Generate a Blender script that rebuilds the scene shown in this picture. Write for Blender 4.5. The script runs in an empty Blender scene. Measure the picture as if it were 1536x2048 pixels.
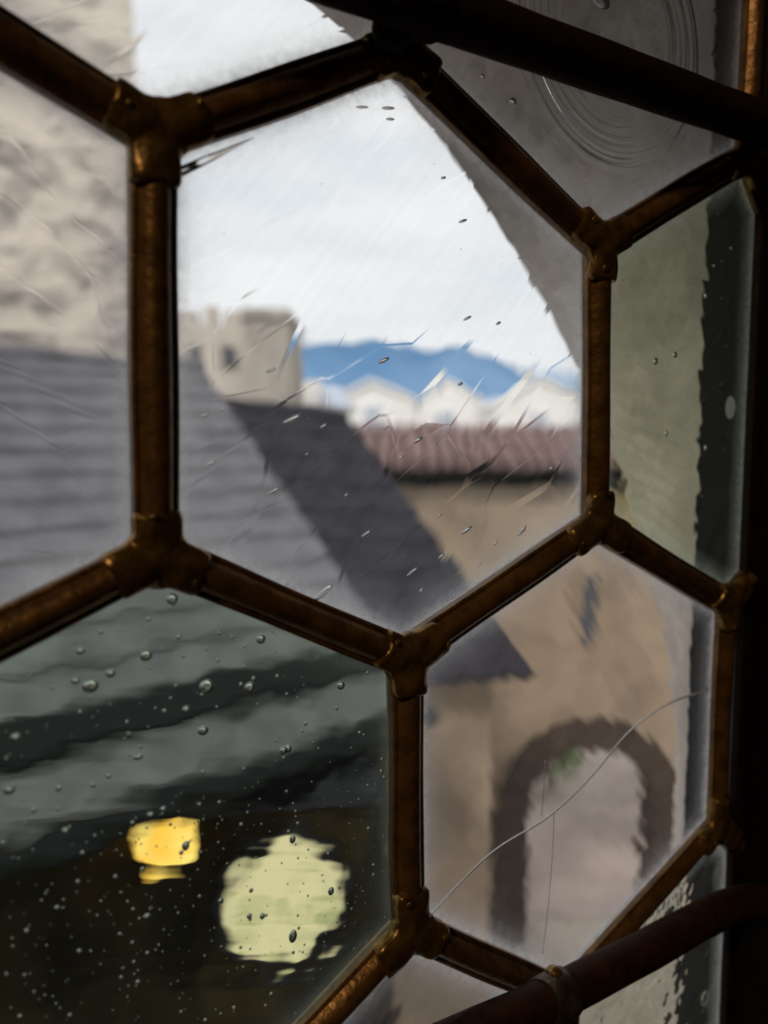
import bpy, bmesh, math, random
import numpy as np
from mathutils import Vector, Matrix
random.seed(7)
rnd = random.Random(11)
sc = bpy.context.scene
COL = sc.collection

# ------------------------------------------------------------------ camera
FPX, PITCH, YAW = 1538.0, math.radians(5.5), math.radians(32)
CAM = Vector((0, 0, 7.0))
cd = bpy.data.cameras.new('camera'); cam = bpy.data.objects.new('camera', cd); COL.objects.link(cam)
cam.location = CAM; cam.rotation_euler = (math.radians(90) - PITCH, 0, 0)
cd.sensor_fit = 'VERTICAL'; cd.sensor_height = 36.0; cd.sensor_width = 27.0
cd.lens = FPX / 2048 * 36.0
cd.clip_start = 0.01; cd.clip_end = 4000
cd.dof.use_dof = True; cd.dof.focus_distance = 0.232; cd.dof.aperture_fstop = 7.0
sc.camera = cam
# ------------------------------------------------------------------ world (bright overcast sky)
w = bpy.data.worlds.new('world'); sc.world = w; w.use_nodes = True
nt = w.node_tree; nt.nodes.clear()
def N(nt, typ, **k):
    n = nt.nodes.new(typ)
    for a, b in k.items():
        if a == 'inp':
            for i, v in b.items(): n.inputs[i].default_value = v
        else: setattr(n, a, b)
    return n
tc = N(nt, 'ShaderNodeTexCoord')
mp = N(nt, 'ShaderNodeMapping'); mp.inputs['Scale'].default_value = (2.2, 2.2, 9.0)
nz = N(nt, 'ShaderNodeTexNoise', inp={'Scale': 1.6, 'Detail': 5.0, 'Roughness': 0.55})
cr = N(nt, 'ShaderNodeValToRGB')
cr.color_ramp.elements[0].position = 0.36; cr.color_ramp.elements[0].color = (0.86, 0.89, 0.925, 1)
cr.color_ramp.elements[1].position = 0.60; cr.color_ramp.elements[1].color = (1.03, 1.03, 1.03, 1)
bg = N(nt, 'ShaderNodeBackground', inp={'Strength': 1.02}); wo = N(nt, 'ShaderNodeOutputWorld')
nt.links.new(tc.outputs['Generated'], mp.inputs['Vector']); nt.links.new(mp.outputs[0], nz.inputs['Vector'])
nt.links.new(nz.outputs['Fac'], cr.inputs[0]); nt.links.new(cr.outputs[0], bg.inputs['Color']); nt.links.new(bg.outputs[0], wo.inputs[0])
# ------------------------------------------------------------------ sun behind thin cloud, room lamp
sl = bpy.data.lights.new('sun', 'SUN'); sl.energy = 1.9; sl.angle = math.radians(14); sl.color = (1, 0.96, 0.9)
so = bpy.data.objects.new('sun', sl); COL.objects.link(so)
so.rotation_euler = Vector((0.30, 0.72, -0.75)).to_track_quat('-Z', 'Y').to_euler()
ll = bpy.data.lights.new('room_lamp_light', 'AREA'); ll.shape = 'DISK'; ll.size = 0.22; ll.energy = 12.0; ll.color = (1.0, 0.68, 0.36)
lo = bpy.data.objects.new('room_lamp_light', ll); COL.objects.link(lo)
lo.location = (-0.75, -1.25, 8.3)
lo.rotation_euler = (Vector((0.05, 0.2, 7.0)) - Vector(lo.location)).to_track_quat('-Z', 'Y').to_euler()
sc.view_settings.view_transform = 'Standard'; sc.view_settings.look = 'None'
sc.view_settings.gamma = 1; sc.view_settings.use_curve_mapping = False; sc.view_settings.exposure = 0.0
sc.cycles.caustics_refractive = False; sc.cycles.caustics_reflective = False
sc.cycles.max_bounces = 16; sc.cycles.transmission_bounces = 16; sc.cycles.transparent_max_bounces = 12
sc.cycles.use_denoising = True

# ------------------------------------------------------------------ rays and planes
RT = Vector((1, 0, 0)); FW = Vector((0, math.cos(PITCH), -math.sin(PITCH))); UP = Vector((0, math.sin(PITCH), math.cos(PITCH)))
def ray(x, y): return FW + RT * ((x - 768) / FPX) - UP * ((y - 1024) / FPX)
def hit(x, y, p, n):
    d = ray(x, y); return CAM + d * ((p - CAM).dot(n) / d.dot(n))
def at(x, y, Y):
    d = ray(x, y); return CAM + d * (Y / d.y)
T = Vector((math.cos(YAW), math.sin(YAW), 0)); O = Vector((-math.sin(YAW), math.cos(YAW), 0))
W0 = CAM + ray(305, 700) * 0.18; W0.z = 0
ZB = 6.70                                   # bottom of the window opening
SL, SR, ZT = -0.0775, 0.2362, 7.20
def pl(x, y, off=0.0):
    """a point of the window plane (or of a plane parallel to it) in window coordinates: s along, z above the sill"""
    p = hit(x, y, W0 + O * off, O); return ((p - W0).dot(T), p.z - ZB)
WM = Matrix.Translation(Vector((W0.x, W0.y, ZB))) @ Matrix.Rotation(YAW, 4, 'Z')

# ------------------------------------------------------------------ material helpers
def new_mat(name):
    m = bpy.data.materials.new(name); m.use_nodes = True; nt = m.node_tree; nt.nodes.clear()
    return m, nt
def mat(name, c1, c2=None, scale=5.0, rough=0.85, metal=0.0, bump=0.0, bscale=None, stretch=(1, 1, 1), rot=(0, 0, 0), lo_=0.35, hi_=0.65, emit=0.0, detail=4.0, spec=0.12):
    m, nt = new_mat(name); L = nt.links.new
    o = N(nt, 'ShaderNodeOutputMaterial'); b = N(nt, 'ShaderNodeBsdfPrincipled', inp={'Roughness': rough, 'Metallic': metal, 'Specular IOR Level': 0.5 if metal else spec})
    L(b.outputs[0], o.inputs[0])
    c2 = c2 or tuple(v * 0.8 for v in c1)
    tc = N(nt, 'ShaderNodeTexCoord'); mp = N(nt, 'ShaderNodeMapping')
    mp.inputs['Scale'].default_value = stretch; mp.inputs['Rotation'].default_value = rot
    L(tc.outputs['Object'], mp.inputs[0])
    nz = N(nt, 'ShaderNodeTexNoise', inp={'Scale': scale, 'Detail': detail, 'Roughness': 0.6}); L(mp.outputs[0], nz.inputs['Vector'])
    r = N(nt, 'ShaderNodeValToRGB')
    r.color_ramp.elements[0].position = lo_; r.color_ramp.elements[0].color = (*c2, 1)
    r.color_ramp.elements[1].position = hi_; r.color_ramp.elements[1].color = (*c1, 1)
    L(nz.outputs['Fac'], r.inputs[0]); L(r.outputs[0], b.inputs['Base Color'])
    if emit:
        L(r.outputs[0], b.inputs['Emission Color']); b.inputs['Emission Strength'].default_value = emit
    if bump:
        n2 = N(nt, 'ShaderNodeTexNoise', inp={'Scale': bscale or scale * 4, 'Detail': 5.0}); L(mp.outputs[0], n2.inputs['Vector'])
        bm_ = N(nt, 'ShaderNodeBump', inp={'Strength': 1.0, 'Distance': bump}); L(n2.outputs['Fac'], bm_.inputs['Height'])
        L(bm_.outputs[0], b.inputs['Normal'])
    return m

def glass(name, tint, wave=0.0003, wscale=55, streak=0.0, sscale=(30, 30, 140), srot=0.6, film=0.03, edge=0.8, soft=False, outer=False, rings=None, filmcol=(0.8, 0.82, 0.85)):
    """hand-made window glass: slow waves, slanted streaks, optional crown-glass arcs; dust film and putty bloom on the weather side"""
    m, nt = new_mat(name); L = nt.links.new
    o = N(nt, 'ShaderNodeOutputMaterial')
    g = N(nt, 'ShaderNodeBsdfGlass', inp={'Color': (*tint, 1), 'IOR': 1.5, 'Roughness': 0.0})
    tc = N(nt, 'ShaderNodeTexCoord')
    n1 = N(nt, 'ShaderNodeTexNoise', inp={'Scale': wscale, 'Detail': 2.0, 'Roughness': 0.45}); L(tc.outputs['Object'], n1.inputs['Vector'])
    b1 = N(nt, 'ShaderNodeBump', inp={'Strength': 1.0, 'Distance': wave}); L(n1.outputs['Fac'], b1.inputs['Height'])
    last = b1
    if streak:
        mp = N(nt, 'ShaderNodeMapping'); mp.inputs['Rotation'].default_value = (0, srot, 0)
        mp2 = N(nt, 'ShaderNodeMapping'); mp2.inputs['Scale'].default_value = sscale
        L(tc.outputs['Object'], mp.inputs[0]); L(mp.outputs[0], mp2.inputs[0])
        v = N(nt, 'ShaderNodeTexNoise', inp={'Scale': 1.0, 'Detail': 1.2}) if soft else N(nt, 'ShaderNodeTexVoronoi', inp={'Scale': 1.0}); L(mp2.outputs[0], v.inputs['Vector'])
        b2 = N(nt, 'ShaderNodeBump', inp={'Strength': 1.0, 'Distance': streak}); L(v.outputs['Fac' if soft else 'Distance'], b2.inputs['Height'])
        L(last.outputs[0], b2.inputs['Normal']); last = b2
    if rings:
        cx, cz, r0, r1, amp = rings
        vd = N(nt, 'ShaderNodeVectorMath', operation='DISTANCE'); vd.inputs[1].default_value = (cx, 0, cz)
        sx = N(nt, 'ShaderNodeVectorMath', operation='MULTIPLY'); sx.inputs[1].default_value = (1, 0, 1)
        L(tc.outputs['Object'], sx.inputs[0]); L(sx.outputs[0], vd.inputs[0])
        r_ = N(nt, 'ShaderNodeTexNoise', noise_dimensions='1D', inp={'Scale': 330.0, 'Detail': 2.0}); L(vd.outputs['Value'], r_.inputs['W'])
        mr = N(nt, 'ShaderNodeMapRange', interpolation_type='SMOOTHSTEP', inp={1: r0, 2: r0 + 0.004}); L(vd.outputs['Value'], mr.inputs[0])
        mr2 = N(nt, 'ShaderNodeMapRange', interpolation_type='SMOOTHSTEP', inp={1: r1, 2: r1 - 0.008}); L(vd.outputs['Value'], mr2.inputs[0])
        mu = N(nt, 'ShaderNodeMath', operation='MULTIPLY'); L(mr.outputs[0], mu.inputs[0]); L(mr2.outputs[0], mu.inputs[1])
        mu2 = N(nt, 'ShaderNodeMath', operation='MULTIPLY'); L(mu.outputs[0], mu2.inputs[0]); L(r_.outputs['Fac'], mu2.inputs[1])
        b3 = N(nt, 'ShaderNodeBump', inp={'Strength': 1.0, 'Distance': amp}); L(mu2.outputs[0], b3.inputs['Height'])
        L(last.outputs[0], b3.inputs['Normal']); last = b3
    L(last.outputs[0], g.inputs['Normal'])
    if not outer:
        L(g.outputs[0], o.inputs[0]); return m
    at_ = N(nt, 'ShaderNodeAttribute', attribute_name='haze')
    n3 = N(nt, 'ShaderNodeTexNoise', inp={'Scale': 420.0, 'Detail': 6.0, 'Roughness': 0.7}); L(tc.outputs['Object'], n3.inputs['Vector'])
    mr = N(nt, 'ShaderNodeMapRange', inp={1: 0.3, 2: 0.7, 3: 0.55, 4: 1.15}); L(n3.outputs['Fac'], mr.inputs[0])
    mu = N(nt, 'ShaderNodeMath', operation='MULTIPLY'); L(at_.outputs['Fac'], mu.inputs[0]); L(mr.outputs[0], mu.inputs[1])
    # wiped dust: long faint strokes
    mp = N(nt, 'ShaderNodeMapping'); mp.inputs['Rotation'].default_value = (0, 0.9, 0)
    mp2 = N(nt, 'ShaderNodeMapping'); mp2.inputs['Scale'].default_value = (14, 14, 500)
    L(tc.outputs['Object'], mp.inputs[0]); L(mp.outputs[0], mp2.inputs[0])
    n4 = N(nt, 'ShaderNodeTexNoise', inp={'Scale': 1.0, 'Detail': 4.0}); L(mp2.outputs[0], n4.inputs['Vector'])
    mr4 = N(nt, 'ShaderNodeMapRange', inp={1: 0.35, 2: 0.75, 3: film * 0.6, 4: film * 1.6}); L(n4.outputs['Fac'], mr4.inputs[0])
    ad = N(nt, 'ShaderNodeMath', operation='MULTIPLY_ADD', use_clamp=True, inp={1: edge}); L(mu.outputs[0], ad.inputs[0]); L(mr4.outputs[0], ad.inputs[2])
    tr = N(nt, 'ShaderNodeBsdfTranslucent', inp={'Color': (*filmcol, 1)})
    mx = N(nt, 'ShaderNodeMixShader'); L(ad.outputs[0], mx.inputs[0]); L(g.outputs[0], mx.inputs[1]); L(tr.outputs[0], mx.inputs[2])
    L(mx.outputs[0], o.inputs[0]); return m

# ------------------------------------------------------------------ object helpers
def mesh_obj(name, verts, faces, m=None, parent=None, smooth=None):
    me = bpy.data.meshes.new(name); me.from_pydata([tuple(v) for v in verts], [], faces)
    o = bpy.data.objects.new(name, me); COL.objects.link(o)
    if m: me.materials.append(m)
    if smooth is not None:
        me.polygons.foreach_set('use_smooth', [True] * len(me.polygons))
        if smooth < 3: me.set_sharp_from_angle(angle=smooth)
    if parent: o.parent = parent
    return o
def fix(o):
    b = bmesh.new(); b.from_mesh(o.data); bmesh.ops.recalc_face_normals(b, faces=b.faces); b.to_mesh(o.data); b.free(); return o
def thing(name, loc, label=None, cat=None, group=None, kind=None, rz=0):
    o = bpy.data.objects.new(name, None); COL.objects.link(o); o.location = loc; o.rotation_euler = (0, 0, rz); o.empty_display_size = 0.1
    tag(o, label, cat, group, kind); return o
def tag(o, label=None, cat=None, group=None, kind=None):
    for k, v in (('label', label), ('category', cat), ('group', group), ('kind', kind)):
        if v: o[k] = v
    return o
class MB:
    def __init__(s): s.v, s.f = [], []
    def add(s, v, f):
        b = len(s.v); s.v += [Vector(q) for q in v]; s.f += [tuple(i + b for i in q) for q in f]; return s
    def hexa(s, p):  # 8 points: bottom ring, top ring
        return s.add(p, [(0, 3, 2, 1), (4, 5, 6, 7), (0, 1, 5, 4), (1, 2, 6, 5), (2, 3, 7, 6), (3, 0, 4, 7)])
    def box(s, x0, x1, y0, y1, z0, z1):
        return s.hexa([(x0, y0, z0), (x1, y0, z0), (x1, y1, z0), (x0, y1, z0), (x0, y0, z1), (x1, y0, z1), (x1, y1, z1), (x0, y1, z1)])
    def prism(s, pts, axis):  # planar polygon extruded along a vector
        n = len(pts); axis = Vector(axis); v = [Vector(p) for p in pts]; v += [p + axis for p in v]
        return s.add(v, [tuple(range(n))[::-1], tuple(range(n, 2 * n))] + [(i, (i + 1) % n, n + (i + 1) % n, n + i) for i in range(n)])
    def tube(s, path, rad, n=16):
        path = [Vector(p) for p in path]; rings = []
        for i, p in enumerate(path):
            d = (path[min(i + 1, len(path) - 1)] - path[max(i - 1, 0)]).normalized()
            a = d.orthogonal().normalized() if i == 0 else (rings[-1][1] - d * rings[-1][1].dot(d)).normalized()
            b = d.cross(a); r = rad[i] if isinstance(rad, (list, tuple)) else rad
            rings.append(([p + (a * math.cos(2 * math.pi * k / n) + b * math.sin(2 * math.pi * k / n)) * r for k in range(n)], a))
        v = [q for r in rings for q in r[0]]
        f = [(i * n + k, i * n + (k + 1) % n, (i + 1) * n + (k + 1) % n, (i + 1) * n + k) for i in range(len(path) - 1) for k in range(n)]
        f += [tuple(range(n))[::-1], tuple(range((len(path) - 1) * n, len(path) * n))]
        return s.add(v, f)
    def lathe(s, prof, n=20, c=(0, 0, 0)):
        c = Vector(c); v = []; f = []
        for r, z in prof: v += [c + Vector((r * math.cos(2 * math.pi * k / n), r * math.sin(2 * math.pi * k / n), z)) for k in range(n)]
        m = len(prof)
        f = [(i * n + k, i * n + (k + 1) % n, (i + 1) * n + (k + 1) % n, (i + 1) * n + k) for i in range(m - 1) for k in range(n)]
        f += [tuple(range(n))[::-1], tuple(range((m - 1) * n, m * n))]
        return s.add(v, f)
    def ball(s, c, r, nu=10, nv=7, inward=False, rot=0.0):
        c = Vector(c); R = Matrix.Rotation(rot, 3, 'Y'); v = [c + R @ Vector((0, 0, -r[2]))]
        for j in range(1, nv):
            a = -math.pi / 2 + math.pi * j / nv
            v += [c + R @ Vector((r[0] * math.cos(a) * math.cos(2 * math.pi * k / nu), r[1] * math.cos(a) * math.sin(2 * math.pi * k / nu), r[2] * math.sin(a))) for k in range(nu)]
        v.append(c + R @ Vector((0, 0, r[2]))); f = []
        for k in range(nu): f.append((0, 1 + (k + 1) % nu, 1 + k))
        for j in range(nv - 2):
            for k in range(nu): f.append((1 + j * nu + k, 1 + j * nu + (k + 1) % nu, 1 + (j + 1) * nu + (k + 1) % nu, 1 + (j + 1) * nu + k))
        t = len(v) - 1; b = 1 + (nv - 2) * nu
        for k in range(nu): f.append((b + k, b + (k + 1) % nu, t))
        if inward: f = [q[::-1] for q in f]
        return s.add(v, f)
    def build(s, name, m, parent=None, smooth=None, recalc=True):
        o = mesh_obj(name, s.v, s.f, m, parent, smooth)
        if recalc: fix(o)
        return o

# ------------------------------------------------------------------ materials
M_came = mat('came_brass', (0.34, 0.19, 0.065), (0.16, 0.085, 0.032), 160, 0.34, 0.5, 0.00025, 500, stretch=(1, 1, 1))
M_solder = mat('solder_bronze', (0.40, 0.25, 0.075), (0.17, 0.10, 0.035), 220, 0.28, 0.6, 0.0005, 260)
M_iron = mat('rusty_iron', (0.035, 0.016, 0.010), (0.012, 0.007, 0.006), 180, 0.75, 0.3, 0.0004, 700)
M_iron2 = mat('red_rusty_iron', (0.075, 0.026, 0.014), (0.025, 0.011, 0.008), 180, 0.7, 0.3, 0.0004, 700)
M_leadtie = mat('lead_strap', (0.16, 0.145, 0.12), (0.06, 0.05, 0.04), 200, 0.5, 0.6, 0.0004, 500)
M_frame = mat('black_painted_wood', (0.010, 0.007, 0.006), (0.005, 0.004, 0.0035), 60, 0.6, 0.0, 0.0004, 300)
M_room = mat('room_plaster', (0.20, 0.16, 0.12), (0.14, 0.11, 0.08), 3, 0.9)
M_stone = mat('reveal_stone', (0.80, 0.73, 0.66), (0.58, 0.52, 0.47), 22, 0.9, 0, 0.004, 60)
M_plaster = mat('mottled_plaster', (0.68, 0.60, 0.515), (0.30, 0.27, 0.24), 1.7, 0.9, 0, 0.06, 5, stretch=(1.0, 1, 1.9), rot=(0, 0.5, 0), lo_=0.38, hi_=0.53, detail=2.5)
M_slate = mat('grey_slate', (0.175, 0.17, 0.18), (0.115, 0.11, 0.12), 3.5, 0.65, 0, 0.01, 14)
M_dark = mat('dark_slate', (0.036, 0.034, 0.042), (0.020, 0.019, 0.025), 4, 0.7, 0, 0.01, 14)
M_gutter = mat('dark_shade_strip', (0.012, 0.013, 0.014), None, 6, 0.6)
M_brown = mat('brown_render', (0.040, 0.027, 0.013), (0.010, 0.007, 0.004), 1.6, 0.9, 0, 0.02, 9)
M_tan = mat('tan_stone', (0.42, 0.325, 0.235), (0.26, 0.20, 0.145), 1.3, 0.9, 0, 0.02, 9)
M_dstone = mat('dark_arch_stone', (0.085, 0.062, 0.047), (0.055, 0.04, 0.03), 3, 0.9, 0, 0.01, 14)
M_tile = mat('red_clay_tile', (0.29, 0.19, 0.17), (0.18, 0.12, 0.115), 4, 0.85)
M_pave = mat('pale_paving', (0.52, 0.44, 0.40), (0.36, 0.30, 0.27), 0.9, 0.9, 0, 0.01, 8)
M_pale = mat('pale_masonry', (0.62, 0.56, 0.49), (0.46, 0.41, 0.36), 0.5, 0.9)
M_greystone = mat('grey_masonry', (0.42, 0.38, 0.33), (0.30, 0.27, 0.24), 0.6, 0.9)
M_white = mat('white_wall', (0.88, 0.86, 0.83), (0.78, 0.76, 0.73), 0.4, 0.9)
M_bluegrey = mat('blue_grey_roof', (0.52, 0.56, 0.64), (0.44, 0.48, 0.56), 0.4, 0.8)
M_window = mat('dark_window', (0.10, 0.10, 0.11), None, 1, 0.3)
M_hill = mat('haze_blue_hill', (0.20, 0.32, 0.48), (0.10, 0.215, 0.385), 0.012, 1.0)  # aerial haze painted in as a blue base colour
M_hill2 = mat('haze_pale_hills', (0.42, 0.52, 0.64), (0.36, 0.46, 0.58), 0.01, 1.0)  # distance haze painted in as a paler blue
M_earth = mat('street_ground', (0.46, 0.41, 0.36), (0.34, 0.30, 0.26), 0.5, 0.95)
M_leaf = mat('green_leaves', (0.17, 0.34, 0.07), (0.09, 0.2, 0.04), 6, 0.6)
M_lamp = mat('lantern_glow', (1.0, 0.72, 0.22), (1.0, 0.52, 0.07), 5, 0.5, emit=1.4)
M_lit = mat('round_glow_disc', (0.80, 0.66, 0.42), (0.44, 0.43, 0.21), 5.5, 0.5, emit=0.62, stretch=(1, 1, 1.2), lo_=0.34, hi_=0.52)

# ------------------------------------------------------------------ room shell and the wall that holds the window (window coordinates)
def win_empty_matrix(o): o.matrix_world = WM
OFFO = 0.12                                      # outer face of the wall, behind the glass
SCN, HW, SPR, APX = (SL + SR) / 2, 0.283, 6.80 - ZB, 7.185 - ZB
def arch_pts(n):
    pts = []
    for i in range(n + 1):
        a = math.pi * i / n; c, s = math.cos(a), math.sin(a); e = 2 / 1.5
        pts.append((SCN + (HW if c > 0 else 0.42) * math.copysign(abs(c) ** e, c), SPR + (APX - SPR) * abs(s) ** e))
    return pts                                   # from right spring over the top to left spring
outer = [(SCN + HW, -0.12)] + arch_pts(40) + [(SCN - 0.42, -0.12)]
YI, YF = -0.05, 0.028
def to_rect(p, x0, x1, z0, z1, c):
    dx, dz = p[0] - c[0], p[1] - c[1]; k = 1e9
    if dx > 1e-6: k = min(k, (x1 - c[0]) / dx)
    if dx < -1e-6: k = min(k, (x0 - c[0]) / dx)
    if dz > 1e-6: k = min(k, (z1 - c[1]) / dz)
    if dz < -1e-6: k = min(k, (z0 - c[1]) / dz)
    return (c[0] + dx * k, c[1] + dz * k)
cc = (SCN, 0.22)
def resample(poly, n):
    L_ = [0]
    for i in range(len(poly)): a, b = poly[i], poly[(i + 1) % len(poly)]; L_.append(L_[-1] + math.hypot(b[0] - a[0], b[1] - a[1]))
    out = []
    for j in range(n):
        d = L_[-1] * j / n; i = max(k for k in range(len(poly)) if L_[k] <= d + 1e-9)
        a, b = poly[i], poly[(i + 1) % len(poly)]; t = (d - L_[i]) / max(1e-9, L_[i + 1] - L_[i]); out.append((a[0] + (b[0] - a[0]) * t, a[1] + (b[1] - a[1]) * t))
    return out
ol = resample(outer, 200); n = len(ol)
ol.sort(key=lambda p: math.atan2(p[1] - cc[1], p[0] - cc[0]))
FO = 0.055                                        # the wood frame's width
inn = [to_rect(p, SL - 0.004, SR + 0.004, -0.004, ZT - ZB + 0.004, cc) for p in ol]
frm = [to_rect(p, SL - FO, SR + FO, -FO, ZT - ZB + FO, cc) for p in ol]
big = [to_rect(p, -3.0, 3.0, -6.7, 3.2, cc) for p in ol]
bigi = [to_rect(p, -1.9, 1.9, -2.0, 1.6, cc) for p in ol]
rev = [((a[0] * 0.82 + b[0] * 0.18), (a[1] * 0.82 + b[1] * 0.18)) for a, b in zip(ol, inn)]
loops = [[(p[0], YI, p[1]) for p in bigi], [(p[0], YI, p[1]) for p in frm], [(p[0], YF, p[1]) for p in frm],
         [(p[0], YF, p[1]) for p in inn], [(p[0], OFFO - 0.012, p[1]) for p in rev], [(p[0], OFFO, p[1]) for p in ol], [(p[0], OFFO, p[1]) for p in big]]
v = [q for l in loops for q in l]; f = []
for j in range(len(loops) - 1):
    for i in range(n): f.append((j * n + i, j * n + (i + 1) % n, (j + 1) * n + (i + 1) % n, (j + 1) * n + i))
wf = mesh_obj('wall_front', v, f, M_stone); wf.data.materials.append(M_tan); wf.data.polygons.foreach_set('material_index', [int(q >= 5 * n) for q in range(len(f))]); wf.matrix_world = WM; tag(wf, kind='structure')
def shell(name, x0, x1, y0, y1, z0, z1, m=M_room):
    o = MB().box(x0, x1, y0, y1, z0, z1).build(name, m); o.matrix_world = WM; tag(o, kind='structure')
shell('floor', -1.9, 1.9, -3.0, YI, -2.1, -2.0); shell('ceiling', -1.9, 1.9, -3.0, YI, 1.6, 1.7)
shell('wall_left', -2.0, -1.9, -3.0, YI, -2.0, 1.6); shell('wall_right', 1.9, 2.0, -3.0, YI, -2.0, 1.6); shell('wall_back', -1.9, 1.9, -3.1, -3.0, -2.0, 1.6)

# ------------------------------------------------------------------ the leaded window
win = thing('window_1', (0, 0, 0), 'old leaded honeycomb window of clear and greenish hexagonal panes in brass brown cames', 'window', kind='structure')
win.matrix_world = WM
# wooden frame: four rails, the right one in view
def rail(x0, x1, z0, z1):
    b = MB().box(x0, x1, -0.030, YF - 0.001, z0, z1).build('window_frame', M_frame, win)
    bm = bmesh.new(); bm.from_mesh(b.data); bmesh.ops.bevel(bm, geom=bm.edges[:], offset=0.003, segments=2, affect='EDGES'); bm.to_mesh(b.data); bm.free(); return b
rail(SR, SR + FO - 0.001, -FO + 0.001, ZT - ZB + FO - 0.001); rail(SL - FO + 0.001, SL, -FO + 0.001, ZT - ZB + FO - 0.001)
rail(SL, SR, -FO + 0.001, 0); rail(SL, SR, ZT - ZB, ZT - ZB + FO - 0.001)
PV = {k: pl(*q) for k, q in dict(A=(305, 272), B=(790, 108), C=(1190, 492), D=(1185, 1046), E=(806, 1312), F=(307, 1110), G=(813, 1850),
      H=(1445, 1202), I=(1483, 318), J=(1424, 1647), K=(1118, 1985), G3=(430, 2260)).items()}
def to_s(a, b, s): t = (s - a[0]) / (b[0] - a[0]); return (s, a[1] + (b[1] - a[1]) * t)
ZTL = ZT - ZB
PV['A2'] = to_s(PV['A'], pl(0, 78), SL); PV['F2'] = to_s(PV['F'], pl(0, 1264), SL)
PV['B2'] = (pl(785, 0)[0], ZTL); PV['I2'] = (PV['I'][0] + 0.0005, ZTL); PV['K2'] = (pl(1135, 2048)[0], 0.0); PV['Gb'] = (PV['G3'][0], 0.0); PV['L2'] = (SL, PV['G'][1])
PV['I3'] = (SR, pl(1540, 425)[1]); PV['H3'] = (SR, pl(1510, 1150)[1]); PV['J3'] = (SR, pl(1495, 1668)[1])
CAMES = 'A2A AB BC CD DE EF FA FF2 EG GK KJ JH HD CI II2 BB2 GG3 G3Gb G3L2 KK2 II3 HH3 JJ3'.split()
def split(cn):
    for i in range(1, len(cn)):
        if cn[:i] in PV and cn[i:] in PV: return cn[:i], cn[i:]
prof = [(-5.4, 1.45), (-5.4, 2.3), (-4.7, 2.85), (-4.15, 2.55), (-3.7, 3.2), (-2.7, 4.75), (-1.2, 5.75), (-.45, 5.95), (.45, 5.95), (1.2, 5.75), (2.7, 4.75), (3.7, 3.2), (4.15, 2.55), (4.7, 2.85), (5.4, 2.3), (5.4, 1.45),
        (5.4, -1.45), (5.4, -2.4), (3.2, -4.2), (-3.2, -4.2), (-5.4, -2.4), (-5.4, -1.45)]
arms = {}
for cn in CAMES:
    a, b = split(cn); arms.setdefault(a, []).append(b); arms.setdefault(b, []).append(a)
    pa, pb = Vector(PV[a]), Vector(PV[b]); d = (pb - pa); L_ = d.length; d.normalize(); nrm = Vector((-d.y, d.x)); k = len(prof); ns = 14
    W_ = 1.0 if cn not in ('KJ', 'JH', 'HH3', 'JJ3', 'II3', 'II2') else 0.88
    ph = [rnd.uniform(0, 6.28) for _ in range(3)]; vv = []; ff = []
    for i in range(ns + 1):
        u = i / ns; wob = 0.00025 * math.sin(u * 5 + ph[0]); ws = W_ * (1 + 0.025 * math.sin(u * 9 + ph[1]))
        for (q, h) in prof:
            p = pa + d * (L_ * u) + nrm * (q * 0.001 * ws + wob); vv.append((p.x, -h * 0.001 * (1 + 0.03 * math.sin(u * 7 + ph[2])), p.y))
    for i in range(ns):
        for j in range(k): ff.append((i * k + j, i * k + (j + 1) % k, (i + 1) * k + (j + 1) % k, (i + 1) * k + j))
    ff += [tuple(range(k)), tuple(range(ns * k, ns * k + k))[::-1]]
    fix(mesh_obj('came', vv, ff, M_came, win, smooth=math.radians(38)))
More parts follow.
